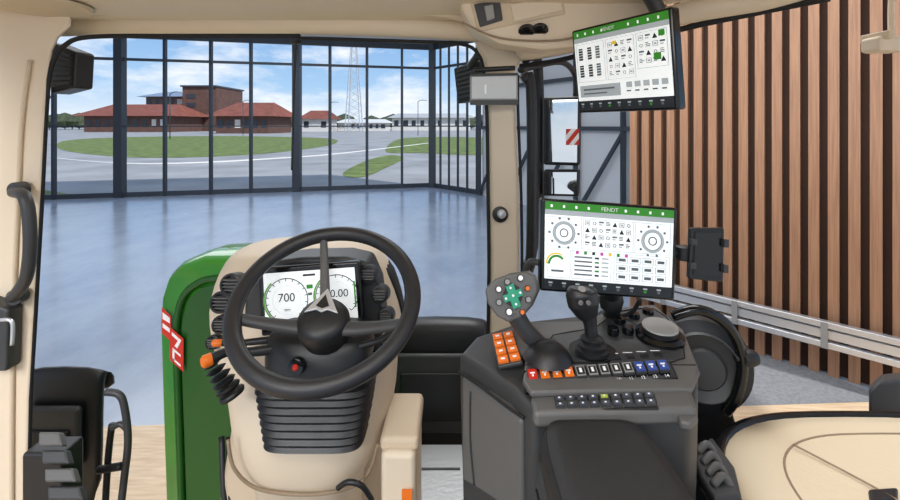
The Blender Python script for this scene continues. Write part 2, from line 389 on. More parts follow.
def mudguard(nm,x0,x1,y,zt,zb,kd=1.0):
    g=Grp(nm)
    r=[]
    for yy,zz in ((.34,zt-.12),(.25,zt-.03),(.12,zt),(.03,zt-.015),(0,zt-.07),(-.02,zt-.25),(-.01,zb)):
        yy=y+yy*kd
        r.append([Vector((x0,yy,zz-.02)),Vector((x0+.03,yy-.005,zz+.01)),Vector((x1-.03,yy-.005,zz+.01)),Vector((x1,yy,zz-.02)),Vector((x1,yy+.05,zz-.04)),Vector((x0,yy+.05,zz-.04))])
    loft('shell',r,black,g,sub=1)
    box('flap_panel',(x0+.03,y-.045,zb+.2),(x1-.05,y-.015,zt-.12),dgrey,g,bevel=.015)
    box('flap_recess',(x0+.06,y-.055,zb+.26),(x1-.08,y-.04,zt-.2),black,g,bevel=.008)
    box('support_post',((x0+x1)/2-.04,y+.02,.5),((x0+x1)/2+.04,y+.08,zt-.1),black,g)
    xm=(x0+x1)/2
    lathe('tyre',[(.2,-.14),(.42,-.15),(.49,-.12),(.5,0),(.49,.12),(.42,.15),(.2,.14)],(xm,y+.2,.5),(1,0,0),tyre,g,seg=40)
    for k in range(20):
        a=2*math.pi*k/20; c=Vector((xm,y+.2+.5*math.cos(a),.5+.5*math.sin(a)))
        t=Vector((0,-math.sin(a),math.cos(a))); n=Vector((0,math.cos(a),math.sin(a)))
        s=Vector((1,0,0))
        q=[c-s*.13,c-s*.13+t*.04,c+t*.1,c+t*.06]
        if k%2: q=[c+s*.13,c+s*.13+t*.04,c+t*.1,c+t*.06]
        prism('lug_%d'%k,[v-n*.02 for v in q],n*.03,tyre,g)
mudguard('front_wheel',-1.64,-1.335,1.72,1.865,1.3,.22)
mudguard('front_wheel',-.285,.18,2.08,1.88,1.2,.6)

# ================= CAB SHELL
g=Grp('tractor_cab')
Lp=[(72,26),(60,38),(54,50),(49,78),(46,130),(43,190),(39,260),(35,330),(31,400),(29,500),(27,600),(-90,600),(-90,-40),(72,-40)]
prism('pillar_front_left',[W(a,b,1.35) for a,b in Lp],(-.10,.09,0.02),beige,g,bevel=.018,seg=3)
tube('seal_left',[W(a,b,1.36) for a,b in [(300,36),(180,36),(90,37),(64,46),(53,62),(48,85),(45,130),(42,190),(38,260),(34,330),(30,400),(28,500),(26,600)]],.007,rub,g)
tube('pillar_crease',[W(a,b,1.345) for a,b in [(30,60),(22,120),(18,200),(14,300),(12,420),(12,560)]],.006,beige2,g)
Rp=[(470,-10),(474,40),(483,60),(487,110),(489,190),(490,260),(489,340),(487,420),(516,420),(519,340),(520,260),(519,190),(516,110),(516,66),(540,40),(545,-10)]
prism('pillar_front_right',[W(a,b,1.5) for a,b in Rp],(0.01,.09,0),beige,g,bevel=.016,seg=3)
tube('seal_right',[W(a,b,1.49) for a,b in [(300,38),(400,41),(460,44),(478,54),(484,75),(487,120),(488,190),(489,260),(488,340)]],.006,rub,g)
tube('seal_door',[W(a,b,1.5) for a,b in [(521,340),(522,260),(521,190),(518,110),(518,75)]],.005,rub,g)
plan=[(-1.5,1.54),(.28,1.56),(.68,1.24),(1.05,1.0),(1.4,.6),(1.4,-.7),(-1.5,-.7)]
prism('headliner',[(x,y,3.14) for x,y in plan],(0,0,.12),beige,g,bevel=.02)
tube('front_header',[W(a,b,1.5) for a,b in [(40,25),(150,23),(300,23),(400,26),(480,30)]],.04,beige,g,flat=1.0)
tube('header_step',[W(a,b,1.4) for a,b in [(50,16),(150,10),(300,9),(420,12),(470,20)]],.012,beige2,g)
tube('side_header',[W(520,52,1.5),W(560,46,1.42),W(640,26,1.26),W(690,12,1.18),W(800,-8,1.05),W(900,-30,.95)],.03,beige,g)
tube('side_header_shadow',[W(520,66,1.51),W(560,60,1.43),W(640,40,1.27),W(690,27,1.19),W(760,12,1.1),W(830,-2,1.0)],.008,rub,g)  # dark strip modelled in place of the shadow along the side header
lathe('speaker_grille',[(.0,0),(.11,0),(.12,.006),(.12,.01)],(-1.15,1.24,3.128),(0,0,1),beiged,g)
lathe('speaker_ring',[(.12,-.003),(.128,-.003),(.135,.006)],(-1.15,1.24,3.128),(0,0,1),beige2,g)
matf=M('cab_mat',(60,60,60),.8,bump=.4,bscale=80)
box('cab_floor',(-.62,-.6,1.38),(1.35,1.3,1.45),matf,g)
box('foot_well',(-.62,1.3,1.38),(.06,1.9,1.45),M('aluminium_tread',(185,187,188),.4,.5,bump=.6,bscale=60),g)
for i in range(3): box('tread_rib_%d'%i,(-.2,1.4+.18*i,1.45),(.04,1.41+.18*i,1.453),dgrey,g)
box('subframe',(-.45,-.3,.012),(.5,1.2,1.38),black,g)
rc=[(456,-20),(462,10),(474,30),(500,44),(545,50),(580,46),(612,34),(650,20),(690,-20)]
prism('roof_console',[W(a,b,1.26) for a,b in rc],(0,.2,.02),beige,g,bevel=.02,seg=3)
c=Panel(W(470,2,1.255),W(562,-8,1.255),W(566,14,1.255),W(478,32,1.255),g)
c.slab('console_door',.02,beige2,.006)
c2=Panel(W(474,4,1.25),W(500,0,1.25),W(503,20,1.25),W(480,27,1.25),g); c2.slab('console_recess',.01,dgrey,.003)
c3=Panel(W(484,6,1.245),W(493,4,1.245),W(495,18,1.245),W(487,21,1.245),g); c3.slab('rocker_switch',.01,lgrey,.003)
c4=Panel(W(510,4,1.25),W(560,-4,1.25),W(563,10,1.25),W(514,22,1.25),g); c4.slab('console_button_plate',.006,beige,.003)
tube('console_seam',[W(462,22,1.25),W(500,38,1.252),W(560,40,1.252),W(610,26,1.252)],.003,beiged,g)
lathe('dome_lamp',[(.0,.0),(.018,.0),(.024,-.004),(.024,-.01)],W(540,32,1.255),(0,-1,-1.2),blackg,g)
lathe('dome_lamp_oval',[(.0,.0),(.018,.0),(.024,-.004),(.024,-.01)],W(527,33,1.255),(0,-1,-1.2),blackg,g)
Panel(W(-20,300,1.3),W(8,310,1.3),W(6,372,1.3),W(-20,372,1.3),g).slab('door_latch',.05,dgrey,.008)
tube('latch_bar',[W(0,320,1.28),W(12,322,1.28),W(12,345,1.28)],.005,silver,g)
g=Grp('grab_handle')
tube('grip',[W(14,192,1.31),W(24,196,1.27),W(29,215,1.26),W(30,250,1.26),W(26,278,1.27),W(16,294,1.30),W(12,298,1.33)],.016,dgrey,g,seg=14)
for a,b in ((14,190),(13,298)): lathe('mount_%d'%b,[(.0,0),(.022,0),(.022,.03)],W(a,b,1.31),(0,1,0),dgrey,g)
g=Grp('hand_rail')
tube('outer_bar',[W(106,392,1.45),W(118,394,1.45),W(124,405,1.45),W(128,440,1.45),W(124,480,1.45),W(118,530,1.45)],.011,dgrey,g)
tube('inner_bar',[W(112,428,1.45),W(120,424,1.45),W(126,428,1.45)],.009,dgrey,g)
tube('cross_bar',[W(98,470,1.45),W(122,466,1.45)],.012,black,g)
tube('back_bar',[W(112,424,1.47),W(108,460,1.47),W(104,530,1.47)],.01,black,g)
g=Grp('access_step')
for i in range(4):
    q=Panel(W(38+i*3,432+i*18,1.3-.02*i),W(58+i*7,432+i*18,1.3-.02*i),W(62+i*7,446+i*18,1.28-.02*i),W(38+i*3,446+i*18,1.28-.02*i),g)
    q.slab('tread_%d'%i,.03,dgrey if i%2 else grey,.006)
box('step_frame',(-1.24,1.30,1.0),(-1.12,1.38,1.85),black,g,bevel=.01)

def lampbox(nm,cs,d):
    g=Grp(nm); p=Panel(*[W(a,b,dd) for (a,b),dd in zip(cs,d)],g); p.slab('housing',.06,black,.008)
    for i in range(7): p.rect(.12,.1+.12*i,.88,.16+.12*i,dgrey,.006)
    p.flush('cooling_fins'); return g
g=lampbox('work_lamp',[(50,42),(75,52),(73,88),(50,94)],(1.5,1.45,1.45,1.5)); tube('bracket',[W(45,75,1.6),W(44,90,1.5),W(46,97,1.45)],.012,black,g)
g=lampbox('work_lamp',[(453,68),(480,60),(481,98),(457,104)],(1.75,1.65,1.65,1.75)); tube('bracket',[W(470,66,1.66),W(478,55,1.6)],.014,black,g)
g=Grp('sun_visor')
p=Panel(W(470,74,1.42),W(518,73,1.42),W(518,105,1.42),W(470,105,1.42),g); p.slab('visor_plate',.012,lgrey,.004)
p.rect(.04,.10,.96,.8,M('visor_film',(196,200,202),.3),.003); p.rect(.0,.84,1,1,dgrey,.004); p.rect(.3,.35,.34,.65,white,.004); p.rect(.0,0,1,.07,black,.004); p.flush('visor_detail')
tube('hinge',[W(474,70,1.43),W(515,68,1.43)],.008,black,g)
g=Grp('pillar_socket')
lathe('socket_ring',[(.0,.0),(.026,.0),(.026,.012),(.018,.016),(.0,.016)],W(500,214,1.5),(0,-1,0),black,g)
lathe('ball',[(.0,.03),(.01,.028),(.015,.018),(.01,.008)],W(501,213,1.49),(0,-1,0),silver,g)
g=Grp('windscreen_wiper')
tube('pivot',[W(296,34,1.53),W(296,44,1.53)],.018,black,g,smoothpath=False)
tube('arm',[W(296,42,1.56),W(294,90,1.6),W(292,170,1.62)],.004,black,g)
mirror=M('mirror_glass',(215,220,224),0.03,1.0)
g=Grp('side_mirror')
p=Panel(W(543,97,1.9),W(581,96,1.85),W(580,166,1.85),W(543,165,1.9),g); p.slab('upper_housing',.05,black,.012)
p.rect(.08,.05,.92,.95,mirror,.003)
p.flush('upper_glass')
p=Panel(W(543,170,1.9),W(580,170,1.85),W(579,197,1.85),W(543,196,1.9),g); p.slab('lower_housing',.05,black,.01)
p.rect(.08,.08,.92,.9,mirror,.003); p.flush('lower_glass')
tube('mirror_arm',[W(525,58,1.8),W(538,68,1.95),W(538,200,1.95),W(530,262,1.8)],.022,black,g)
tube('mirror_stay',[W(522,80,1.7),W(531,90,1.7),W(531,255,1.7),W(524,262,1.7)],.02,black,g)
tube('mirror_link',[W(520,70,1.62),W(560,62,1.8),W(575,75,1.9),W(576,96,1.9)],.012,black,g)
g=Grp('mirror_reflection_plate')  # plate stands in for a red-white reflection in the mirror glass
p=Panel(W(566,129,1.83),W(579,129,1.83),W(579,145,1.83),W(566,145,1.83),g); p.slab('plate',.004,white,.001)
p.poly([(0,0),(.4,0),(0,.4)],red); p.poly([(.8,0),(1,0),(1,.2),(.2,1),(0,1),(0,.8)],red); p.poly([(1,.6),(1,1),(.6,1)],red); p.flush('stripes')
# another machine parked behind the cab (picked up by the mirrors)
g=Grp('parked_tractor')
def ptr(cx,cy):
    box('body',(cx-.5,cy-1.2,.9),(cx+.5,cy+1.6,1.95),green,g,bevel=.12); box('cab',(cx-.55,cy-1.5,1.9),(cx+.55,cy-.2,2.75),dkw,g,bevel=.08); box('roof',(cx-.6,cy-1.6,2.7),(cx+.6,cy-.1,2.85),green,g,bevel=.05)
    for s in (-1,1):
        lathe('rear_tyre_%d'%s,[(.3,-.2),(.8,-.22),(.9,-.1),(.9,.1),(.8,.22),(.3,.2)],(cx+s*.8,cy-.9,.9),(1,0,0),tyre,g)
        lathe('front_tyre_%d'%s,[(.2,-.15),(.5,-.16),(.58,0),(.5,.16),(.2,.15)],(cx+s*.75,cy+1.1,.58),(1,0,0),tyre,g)
ptr(3.6,-8)

# ================= DASHBOARD
g=Grp('dashboard')
def S(py,d,a0,a1,yf,yb,e=3.0,tilt=0): 
    return sring(H-(py-125)*d/F,(a0-450)*d/F,(a1-450)*d/F,yf,yb,e,48,tilt)
rings=[S(249,1.28,262,336,1.22,1.40,2.4),S(252,1.26,232,360,1.2,1.46,2.4),S(266,1.22,212,376,1.18,1.5,2.6),S(292,1.2,199,386,1.17,1.5,3),S(320,1.17,191,393,1.14,1.5,3),S(350,1.13,192,396,1.10,1.5,3),S(378,1.09,200,392,1.06,1.48,3),S(405,1.05,208,386,1.02,1.45,3),S(435,1.03,212,386,1.0,1.42,3),S(465,1.03,218,380,1.0,1.4,3),S(488,1.05,236,362,1.02,1.4,3),S(510,1.1,250,345,1.08,1.4,3)]
rings.append(sring(1.45,-.5,-.22,1.15,1.48,3,48))
loft('cowl',rings,beige,g,sub=1)
rings2=[[p+Vector((-.012 if p.x<-.4 else .006,.0,.0)) for p in r] for r in [[Vector((p.x,max(p.y,1.3) if p.y<1.35 else min(p.y,1.49),p.z)) for p in r] for r in rings[2:8]]]
loft('cowl_gasket',rings2,rub,g,sub=1)
loft('lower_wing',[sring(1.45,-.66,-.2,1.25,1.48),sring(1.75,-.66,-.2,1.22,1.48),sring(1.95,-.62,-.2,1.2,1.48),sring(2.1,-.6,-.22,1.2,1.48)],beige2,g)
box('column_side_box',(-.155,1.0,1.6),(-.075,1.2,2.07),beige,g,bevel=.015)
box('column_side_cap',(-.16,1.02,2.055),(-.07,1.2,2.09),beige2,g,bevel=.012)
p=Panel(W(402,489,.995),W(412,489,.995),W(412,500,.995),W(402,500,.995),g); p.rect(0,0,1,1,orange,.003); p.flush('orange_tag')
tube('lower_rib',[W(228,440,1.0),W(235,470,1.0),W(262,490,1.01),W(320,494,1.01),(-.2,1.04,1.98),(-.165,1.03,2.07)],.004,beiged,g)
for i in range(5):
    tube('hose_%d'%i,[(-.66+.02*i,1.3,1.9),(-.6+.02*i,1.22,1.7),(-.5+.03*i,1.2,1.46)],.008,black,g)
tube('cable_harness',[W(338,488,1.0),W(348,482,.99),W(362,486,.99),W(372,500,1.0)],.006,black,g)
prism('binnacle',[W(a,b,1.14) for a,b in [(246,275),(258,264),(300,258),(345,257),(368,262),(378,285),(384,330),(376,356),(330,366),(290,366),(252,350),(243,320)]],(0,.1,0),dgrey,g,bevel=.012,seg=3)
for i,(a,b,r) in enumerate([(232,284,.024),(222,302,.024),(222,324,.02),(214,342,.016),(369,274,.020),(380,294,.020),(386,316,.018),(376,344,.016)]):
    c0=W(a,b,1.13)
    lathe('vent_ring_%d'%i,[(.0,0.0),(r*.8,.0),(r*.85,.012),(r*1.1,.010),(r*1.15,0),(r*1.15,-.03)],c0,(0,-1,.25),black,g,seg=24)
    for k in range(4): box('vent_blade_%d_%d'%(i,k),(c0.x-r*.75,c0.y-.012,c0.z-r*.55+k*r*.35),(c0.x+r*.75,c0.y-.004,c0.z-r*.55+k*r*.35+.003),grey,g)
g=Grp('instrument_display')
p=Panel(W(258,268,1.10),W(359,261,1.10),W(364,326,1.08),W(261,337,1.08),g); p.slab('bezel',.03,blackg,.006,m=.0)
p.rect(.05,.09,.95,.90,scrw,.0012)
gl=M('gauge_green',(90,150,60),.3,emit=.3)
for u in (.27,.76):
    p.arc(u,.50,.050,.052,130,410,scrk,.002,36)
    for k in range(15):
        a=130+20*k; p.arc(u,.5,.044,.050,a-1,a+1,scrk,.002,1)
    p.arc(u,.50,.053,.057,130,230,gl,.002)
    p.arc(u,.50,.034,.0345,0,360,scrm,.002)
p.rect(.44,.14,.56,.17,scrk,.002); p.rect(.47,.3,.53,.36,scrg,.002); p.rect(.48,.42,.52,.46,scrd,.002); p.rect(.46,.62,.54,.64,scrk,.002); p.rect(.93,.3,.945,.7,scrg,.002)
for u in (.1,.16,.22,.62,.68,.74,.82): p.rect(u,.83,u+.035,.86,scrd,.002)
p.flush('display_graphics')
p.text('700',.27,.47,.028,scrk,.003); p.text('00.00',.76,.47,.026,scrk,.003); p.text('km/h',.76,.64,.010,scrk,.003); p.text('rpm',.27,.64,.010,scrk,.003)

# ================= STEERING
g=Grp('steering_wheel')
t=math.radians(56.5); R=.187
C=W(326,299,.97)
ax=Vector((1,0,-.03)).normalized(); up=Vector((0,math.sin(t),math.cos(t))); nn=ax.cross(up).normalized(); up=nn.cross(ax)
if nn.y>0: nn=-nn
def Q(x,y,h=0): return C+ax*x+up*y+nn*h
pts=[Q(R*math.cos(2*math.pi*k/48),R*math.sin(2*math.pi*k/48)) for k in range(48)]
tube('rim',pts,.0175,leather,g,seg=16,k=2,closed=True)
tube('rim_stitch',[Q((R-.0172)*math.cos(2*math.pi*k/48),(R-.0172)*math.sin(2*math.pi*k/48)) for k in range(48)],.0012,rub,g,seg=6,k=1,closed=True)
def spoke(nm,p0,p1,w0,w1,th,mat):
    rs=[]
    for k in range(7):
        q=k/6; h=-.045*(1-(q)**1.6); x=p0[0]+(p1[0]-p0[0])*q; y=p0[1]+(p1[1]-p0[1])*q
        dx,dy=p1[0]-p0[0],p1[1]-p0[1]; l=math.hypot(dx,dy); nx,ny=-dy/l,dx/l; w=w0+(w1-w0)*q
        w*=1+.5*max(0,q-.75)
        rs.append([Q(x+nx*w*cx,y+ny*w*cx,h+th*cy) for cx,cy in ((-.5,-.4),(-.5,.2),(-.25,.5),(.25,.5),(.5,.2),(.5,-.4),(.2,-.5),(-.2,-.5))])
    loft(nm,rs,mat,g,sub=1)
spoke('spoke_upper',(-.008,.0),(-.05,(R*R-.05**2)**.5-.003),.026,.017,.016,grey)
spoke('spoke_left',(-.02,-.038),(-R*.96,-.05),.036,.022,.018,dgrey)
spoke('spoke_right',(.02,-.038),(R*.96,-.05),.036,.022,.018,dgrey)
hp=[(math.cos(2*math.pi*k/32),math.sin(2*math.pi*k/32)) for k in range(32)]
loft('hub',[[Q(-.005+s*x,-.026+s*.95*y,h) for x,y in hp] for s,h in ((.05,-.09),(.057,-.06),(.057,-.04),(.05,-.026),(.035,-.02),(.005,-.018))],black,g)
prism('hub_badge',[Q(x-.007,y+.012,-.018) for x,y in ((0,.026),(.037,-.036),(.012,-.028),(0,-.034),(-.012,-.028),(-.037,-.036))],nn*.005,silver,g,bevel=.002)
prism('hub_badge_inset',[Q(x-.007,y+.012,-.0125) for x,y in ((0,.008),(.014,-.02),(0,-.026),(-.014,-.02))],nn*.001,black,g)
g=Grp('steering_column')
loft('upper_housing',[sring(2.34,-.40,-.19,1.0,1.12,2.8),sring(2.325,-.415,-.178,.97,1.12,2.8),sring(2.28,-.42,-.175,.955,1.12,2.8),sring(2.235,-.41,-.185,.95,1.1,2.8),sring(2.22,-.40,-.2,.955,1.1,2.8)],black,g,sub=1)
rs=[]
for i in range(17):
    z=2.238-i*.0085; o=.0 if i%2 else .006; s=i/17*.022
    rs.append(sring(z,-.425-o+s,-.175+o-s,.955-o+.005*i/15,1.12,5,60))
o=loft('ribbed_bellows',rs,black,g,smooth=False)
loft('shaft',[sring(2.36,-.33,-.25,1.0,1.08,2),sring(2.2,-.34,-.24,1.0,1.1,2)],black,g)
lathe('red_button',[(.0,.010),(.005,.009),(.008,.004),(.008,0)],W(296,367,.945),(0,-1,.3),red,g)
lathe('button_ring',[(.008,.006),(.016,.005),(.018,-.01)],W(296,367,.945),(0,-1,.3),blackg,g)
def stalk(nm,pts,r,tip,tr):
    tube(nm,pts,r,black,g); 
    e=Vector(pts[-1]); dd=(e-Vector(pts[-2])).normalized(); lathe(nm+'_tip',[(r[-1],-.002),(tr,.0),(tr,.014),(tr*.6,.019),(0.0,.02)],e,dd,tip,g,seg=20)
stalk('stalk_left',[W(280,348,1.0),W(250,352,.98),W(228,352,.96),W(211,359,.94)],[.012,.01,.009,.012],orange,.013)
stalk('stalk_upper_left',[W(270,340,1.04),W(240,343,1.03),W(221,343,1.02)],[.009,.007,.007],orange,.008)
for i in range(6): lathe('stalk_ring_%d'%i,[(.010+.003*i,0),(.020+.0015*i,.004),(.010+.003*i,.01)],W(211+i*4,362+i*6,.97),(.3,0,-.6),black,g,seg=20)
stalk('stalk_right',[W(350,348,1.0),W(380,340,.99),W(402,325,.98)],[.009,.007,.010],black,.011)
stalk('stalk_lower_right',[W(350,360,1.0),W(372,360,1.0),W(386,355,1.0)],[.008,.007,.007],dgrey,.008)

# ================= CONSOLE
g=Grp('armrest_console'); gcon=g
plan=[(.02,1.01),(.06,1.09),(.18,1.17),(.40,1.22),(.56,1.23),(.575,1.1),(.54,.98),(.47,.855),(.44,.83),(.15,.81),(.135,.84),(.12,.88)]
rings=[]
for z,k in ((1.45,.94),(2.0,.98),(2.2,1.0),(2.27,1.0),(2.285,.985)):
    cx,cy=.3,1.0; rings.append([Vector((cx+(x-cx)*k,cy+(y-cy)*k,z+(.02*(y-.85) if z>2.1 else 0))) for x,y in plan])
loft('console_body',rings,dgrey,g,smooth=False,bevel=.012)
tube('side_groove',[W(459,372,.985),W(480,386,.93),W(505,405,.87),W(524,418,.83)],.003,rub,g)
hexa('side_cover',[W(461,376,.985),W(522,420,.83),W(522,520,.83),W(461,480,.985)]+[p+Vector((.03,.03,0)) for p in (W(461,376,.985),W(522,420,.83),W(522,520,.83),W(461,480,.985))],grey,g,bevel=.01)
tube('side_groove_lower',[W(470,392,.955),W(470,440,.955),W(474,485,.945)],.002,dgrey,g)
deck=[(.10,1.04),(.20,1.10),(.33,1.1),(.42,1.17),(.54,1.19),(.55,1.06),(.50,.90),(.455,.845),(.15,.835),(.14,.87),(.16,.95)]
dz=lambda y:2.306+.06*(y-.84)
prism('control_deck',[(x,y,dz(y)-.014) for x,y in deck],(0,0,.014),grey,g,bevel=.006)
ins=[(.215,.93),(.235,1.03),(.34,1.06),(.42,1.14),(.525,1.16),(.53,1.06),(.49,.94),(.40,.925)]
prism('deck_inset',[(x,y,dz(y)-.001) for x,y in ins],(0,0,.003),dgrey,g,bevel=.0015)
tube('deck_seam',[(x,y,dz(y)+.0015) for x,y in ins],.0014,rub,g,closed=True,k=2)
tube('deck_front_seam',[(.155,.918,dz(.918)),(.3,.922,dz(.922)),(.5,.917,dz(.917))],.0014,rub,g)
p=Panel(W(523,370,.90),W(669,360,.915),W(678,379,.87),W(527,391,.855),g); p.slab('key_strip',.018,blackg,.004,m=.01)
for i in range(12):
    u=.02+.08*i
    fc=red if i==0 else orange if i<4 else blue if i>8 else lgrey
    p.rect(u,.06,u+.070,.66,dgrey,.006); p.rect(u+.006,.11,u+.064,.60,fc,.0072)
    if 3<i<9: p.rect(u+.011,.17,u+.059,.54,black,.0078); p.rect(u+.026,.24,u+.044,.46,white,.0082)
    else: p.rect(u+.018,.27,u+.05,.34,white,.0078); p.rect(u+.028,.38,u+.04,.48,white,.0078)
p.flush('keys')
for i in range(12): p.text(str(i+3),.055+.08*i,.83,.009,white,.002)
p=Panel(W(530,394,.85),W(690,386,.86),W(697,408,.80),W(533,412,.79),g); p.slab('deck_lip',.03,grey,.01)
p=Panel(W(552,397,.838),W(655,392,.845),W(660,408,.80),W(554,411,.795),g); p.slab('lip_keypad',.012,black,.004)
kg=M('key_green',(170,190,60),.4,emit=.03); kb=M('key_slate',(70,76,92),.4)
for j in range(2):
    for i in range(9):
        u=.02+.108*i; v=.1+.43*j
        p.rect(u,v,u+.09,v+.36,dgrey,.004); p.rect(u+.012,v+.06,u+.078,v+.28,kg if (i==4 and j==0) else kb,.005); p.rect(u+.035,v+.12,u+.055,v+.2,white,.0055)
p.flush('lip_keys')
p=Panel(W(491,335,1.02),W(513,331,1.02),W(523,362,.93),W(498,367,.93),g); p.slab('orange_pad',.01,dgrey,.004)
for i in range(2):
    for j in range(4): p.rect(.06+.48*i,.04+.24*j,.46+.48*i,.22+.24*j,orange,.005); p.rect(.18+.48*i,.10+.24*j,.34+.48*i,.15+.24*j,white,.0056)
p.flush('orange_keys')
lathe('encoder_base',[(.052,0),(.052,.010),(.045,.016),(.04,.016)],(.475,1.02,2.317),(0,-.1,1),blackg,g)
lathe('encoder_knob',[(.038,.016),(.038,.026),(.032,.030),(0,.030)],(.475,1.02,2.317),(0,-.1,1),black,g)
lathe('encoder_ring',[(.035,.0302),(.037,.0300),(.0385,.027)],(.475,1.02,2.317),(0,-.1,1),lgrey,g)
for i,(a,b) in enumerate([(620,325),(634,320),(648,316),(613,335),(628,334)]):
    q=G(a,b,2.318); lathe('knob_%d'%i,[(.012,0),(.014,.01),(.012,.018),(0,.019)],q,(0,0,1),blackg,g,seg=20)
lathe('stick_pad',[(.05,0),(.05,.006),(.04,.010),(0,.010)],G(592,352,2.31),(0,0,1),black,g)
for i in range(5): 
    q=G(602+i*14,362-i*1,2.308); box('deck_key_%d'%i,(q.x-.009,q.y-.006,2.305),(q.x+.009,q.y+.006,2.318),black,g,bevel=.002)
    tube('deck_line_%d'%i,[(q.x-.01,q.y+.014,2.3165),(q.x+.01,q.y+.014,2.3165)],.0008,white,g,seg=6)
av=M('armrest_vinyl',(36,36,37),.55,bump=.4,bscale=500)
loft('armrest_pad',[sring(z,.148+o,.345-o,.15,.80-o,7,48) for z,o in ((2.215,.015),(2.23,.0),(2.265,.0),(2.282,.008),(2.288,.03))],av,g)
loft('armrest_shell',[sring(z,.142+o,.352-o,.12,.805-o,8,48) for z,o in ((2.14,.03),(2.17,.0),(2.22,.0))],dgrey,g)
tube('armrest_piping',sring(2.279,.155,.338,.155,.79,7,48),.0022,rub,g,closed=True,k=1)
box('armrest_support',(.19,.2,1.45),(.31,.75,2.15),black,g,bevel=.02)
for i in range(3): tube('armrest_crease_%d'%i,[(.142,.2,2.20-i*.02),(.142,.74,2.20-i*.02)],.002,rub,g)
prism('side_flange',[G(a,b,2.27) for a,b in [(668,398),(692,398),(698,425),(690,432),(680,430)]],(0,0,.015),grey,g,bevel=.005)
for i in range(4):
    q0=G(698+i*5,452+i*11,2.06); tube('adjuster_finger_%d'%i,[q0,q0+Vector((.03,.01,.01)),q0+Vector((.045,-.01,-.03))],.008,grey,g)
prism('adjuster_plate',[G(a,b,2.03) for a,b in [(690,462),(712,448),(735,480),(742,510),(715,515),(700,490)]],(0,0,.03),dgrey,g,bevel=.008)
box('adjuster_post',(.44,.68,1.45),(.52,.76,2.03),black,g,bevel=.01)

g=Grp('multifunction_joystick')
b0=G(548,358,2.321)
lathe('base_boot',[(.05,0),(.046,.008),(.035,.02),(.022,.03)],b0,(0,0,1),black,g)
tube('stem',[b0+Vector((0,0,.016)),W(540,345,.97),W(524,328,.965),W(512,308,.96)],[.026,.024,.025,.03],dgrey,g,flat=.7)
hd=[(484,289),(494,279),(510,273),(526,271),(536,276),(538,290),(531,306),(520,318),(508,323),(496,316),(487,304)]
prism('head',[W(a,b,.945-.0006*(b-295)) for a,b in hd],(.012,.035,-.012),grey,g,bevel=.007,seg=3)
p=Panel(*[W(a,b,.943-.0006*(b-295)) for a,b in ((484,283),(527,266),(540,308),(500,326))],g)
for u,v,r,m in ((.25,.25,.007,white),(.48,.17,.007,lgrey),(.78,.2,.007,white),(.16,.52,.007,lgrey),(.86,.48,.006,orange),(.3,.80,.008,white),(.80,.72,.007,lgrey),(.58,.92,.006,orange)): 
    p.disc(u,v,r,black,.003,h0=-.004); p.disc(u,v,r*.75,m,.005)
p.disc(.5,.5,.021,black,.0025,h0=-.003)
for a,b,c_,d_ in ((.28,.42,.72,.58),(.41,.25,.59,.78)): p.rect(a,b,c_,d_,teal,.006)
for u,v in ((.33,.5),(.67,.5),(.5,.32),(.5,.70),(.5,.5)): p.disc(u,v,.0025,white,.0068)
p.flush('thumb_buttons')
g=Grp('joystick')
b0=G(592,352,2.3215)
lathe('boot',[(.034,0),(.034,.008),(.028,.010),(.030,.018),(.022,.022),(.024,.030),(.015,.036)],b0,(0,0,1),black,g)
tube('lever',[b0+Vector((0,0,.02)),b0+Vector((-.004,0,.06)),b0+Vector((-.012,0,.10))],[.013,.014,.022],black,g)
tube('grip',[b0+Vector((-.008,0,.075)),b0+Vector((-.018,-.002,.105)),b0+Vector((-.024,-.004,.128)),b0+Vector((-.024,-.004,.136))],[.02,.034,.033,.02],black,g,flat=.8)
lathe('top_button',[(.008,0),(.008,.006),(0,.007)],b0+Vector((-.026,-.014,.134)),(0,-.5,1),lgrey,g)
for k in range(2): lathe('grip_button_%d'%k,[(.005,0),(.005,.004),(0,.005)],b0+Vector((-.034+.016*k,-.032,.116)),(0,-1,.5),grey,g,seg=16)

# ================= TERMINALS
def icon(p,u,v,w,h,kind):
    if kind==0: p.outline(u,v,u+w,v+h,.0008,scrd); p.rect(u+w*.25,v+h*.3,u+w*.75,v+h*.7,scrm,.0022)
    elif kind==1: p.rect(u,v,u+w,v+h*.35,scrd,.0022); p.rect(u,v+h*.6,u+w*.7,v+h*.85,scrm,.0022)
    elif kind==2: p.poly([(u,v+h),(u+w/2,v),(u+w,v+h)],scrk,.0022)
    elif kind==3: p.arc(u+w/2,v+h/2,.003,.004,0,360,scrk,.0022,12)
    else:
        for k in range(3): p.rect(u,v+h*k/3,u+w*random.uniform(.5,1),v+h*(k+.45)/3,scrd,.0022)
def status(p):
    p.rect(.03,.03,.97,.115,scrg,.0015); p.rect(.03,.115,.97,.17,scrm,.0014); p.rect(.03,.17,.97,.86,scrw,.0013); p.rect(.03,.86,.97,.97,scrk,.0015)
    for i in range(10):
        if i in (4,5): continue
        p.rect(.07+.09*i,.06,.085+.09*i,.09,scrw,.002)
    for i in range(9):
        p.rect(.06+.1*i,.89,.09+.1*i,.905,scrm,.002); p.rect(.065+.1*i,.915,.085+.1*i,.94,scrg if i%4==3 else scrd,.002)
g=Grp('terminal_display')
p=Panel(W(541,198,1.05),W(678,208,1.05),W(675,301,1.03),W(540,291,1.03),g); p.slab('housing',.03,blackg,.006)
status(p)
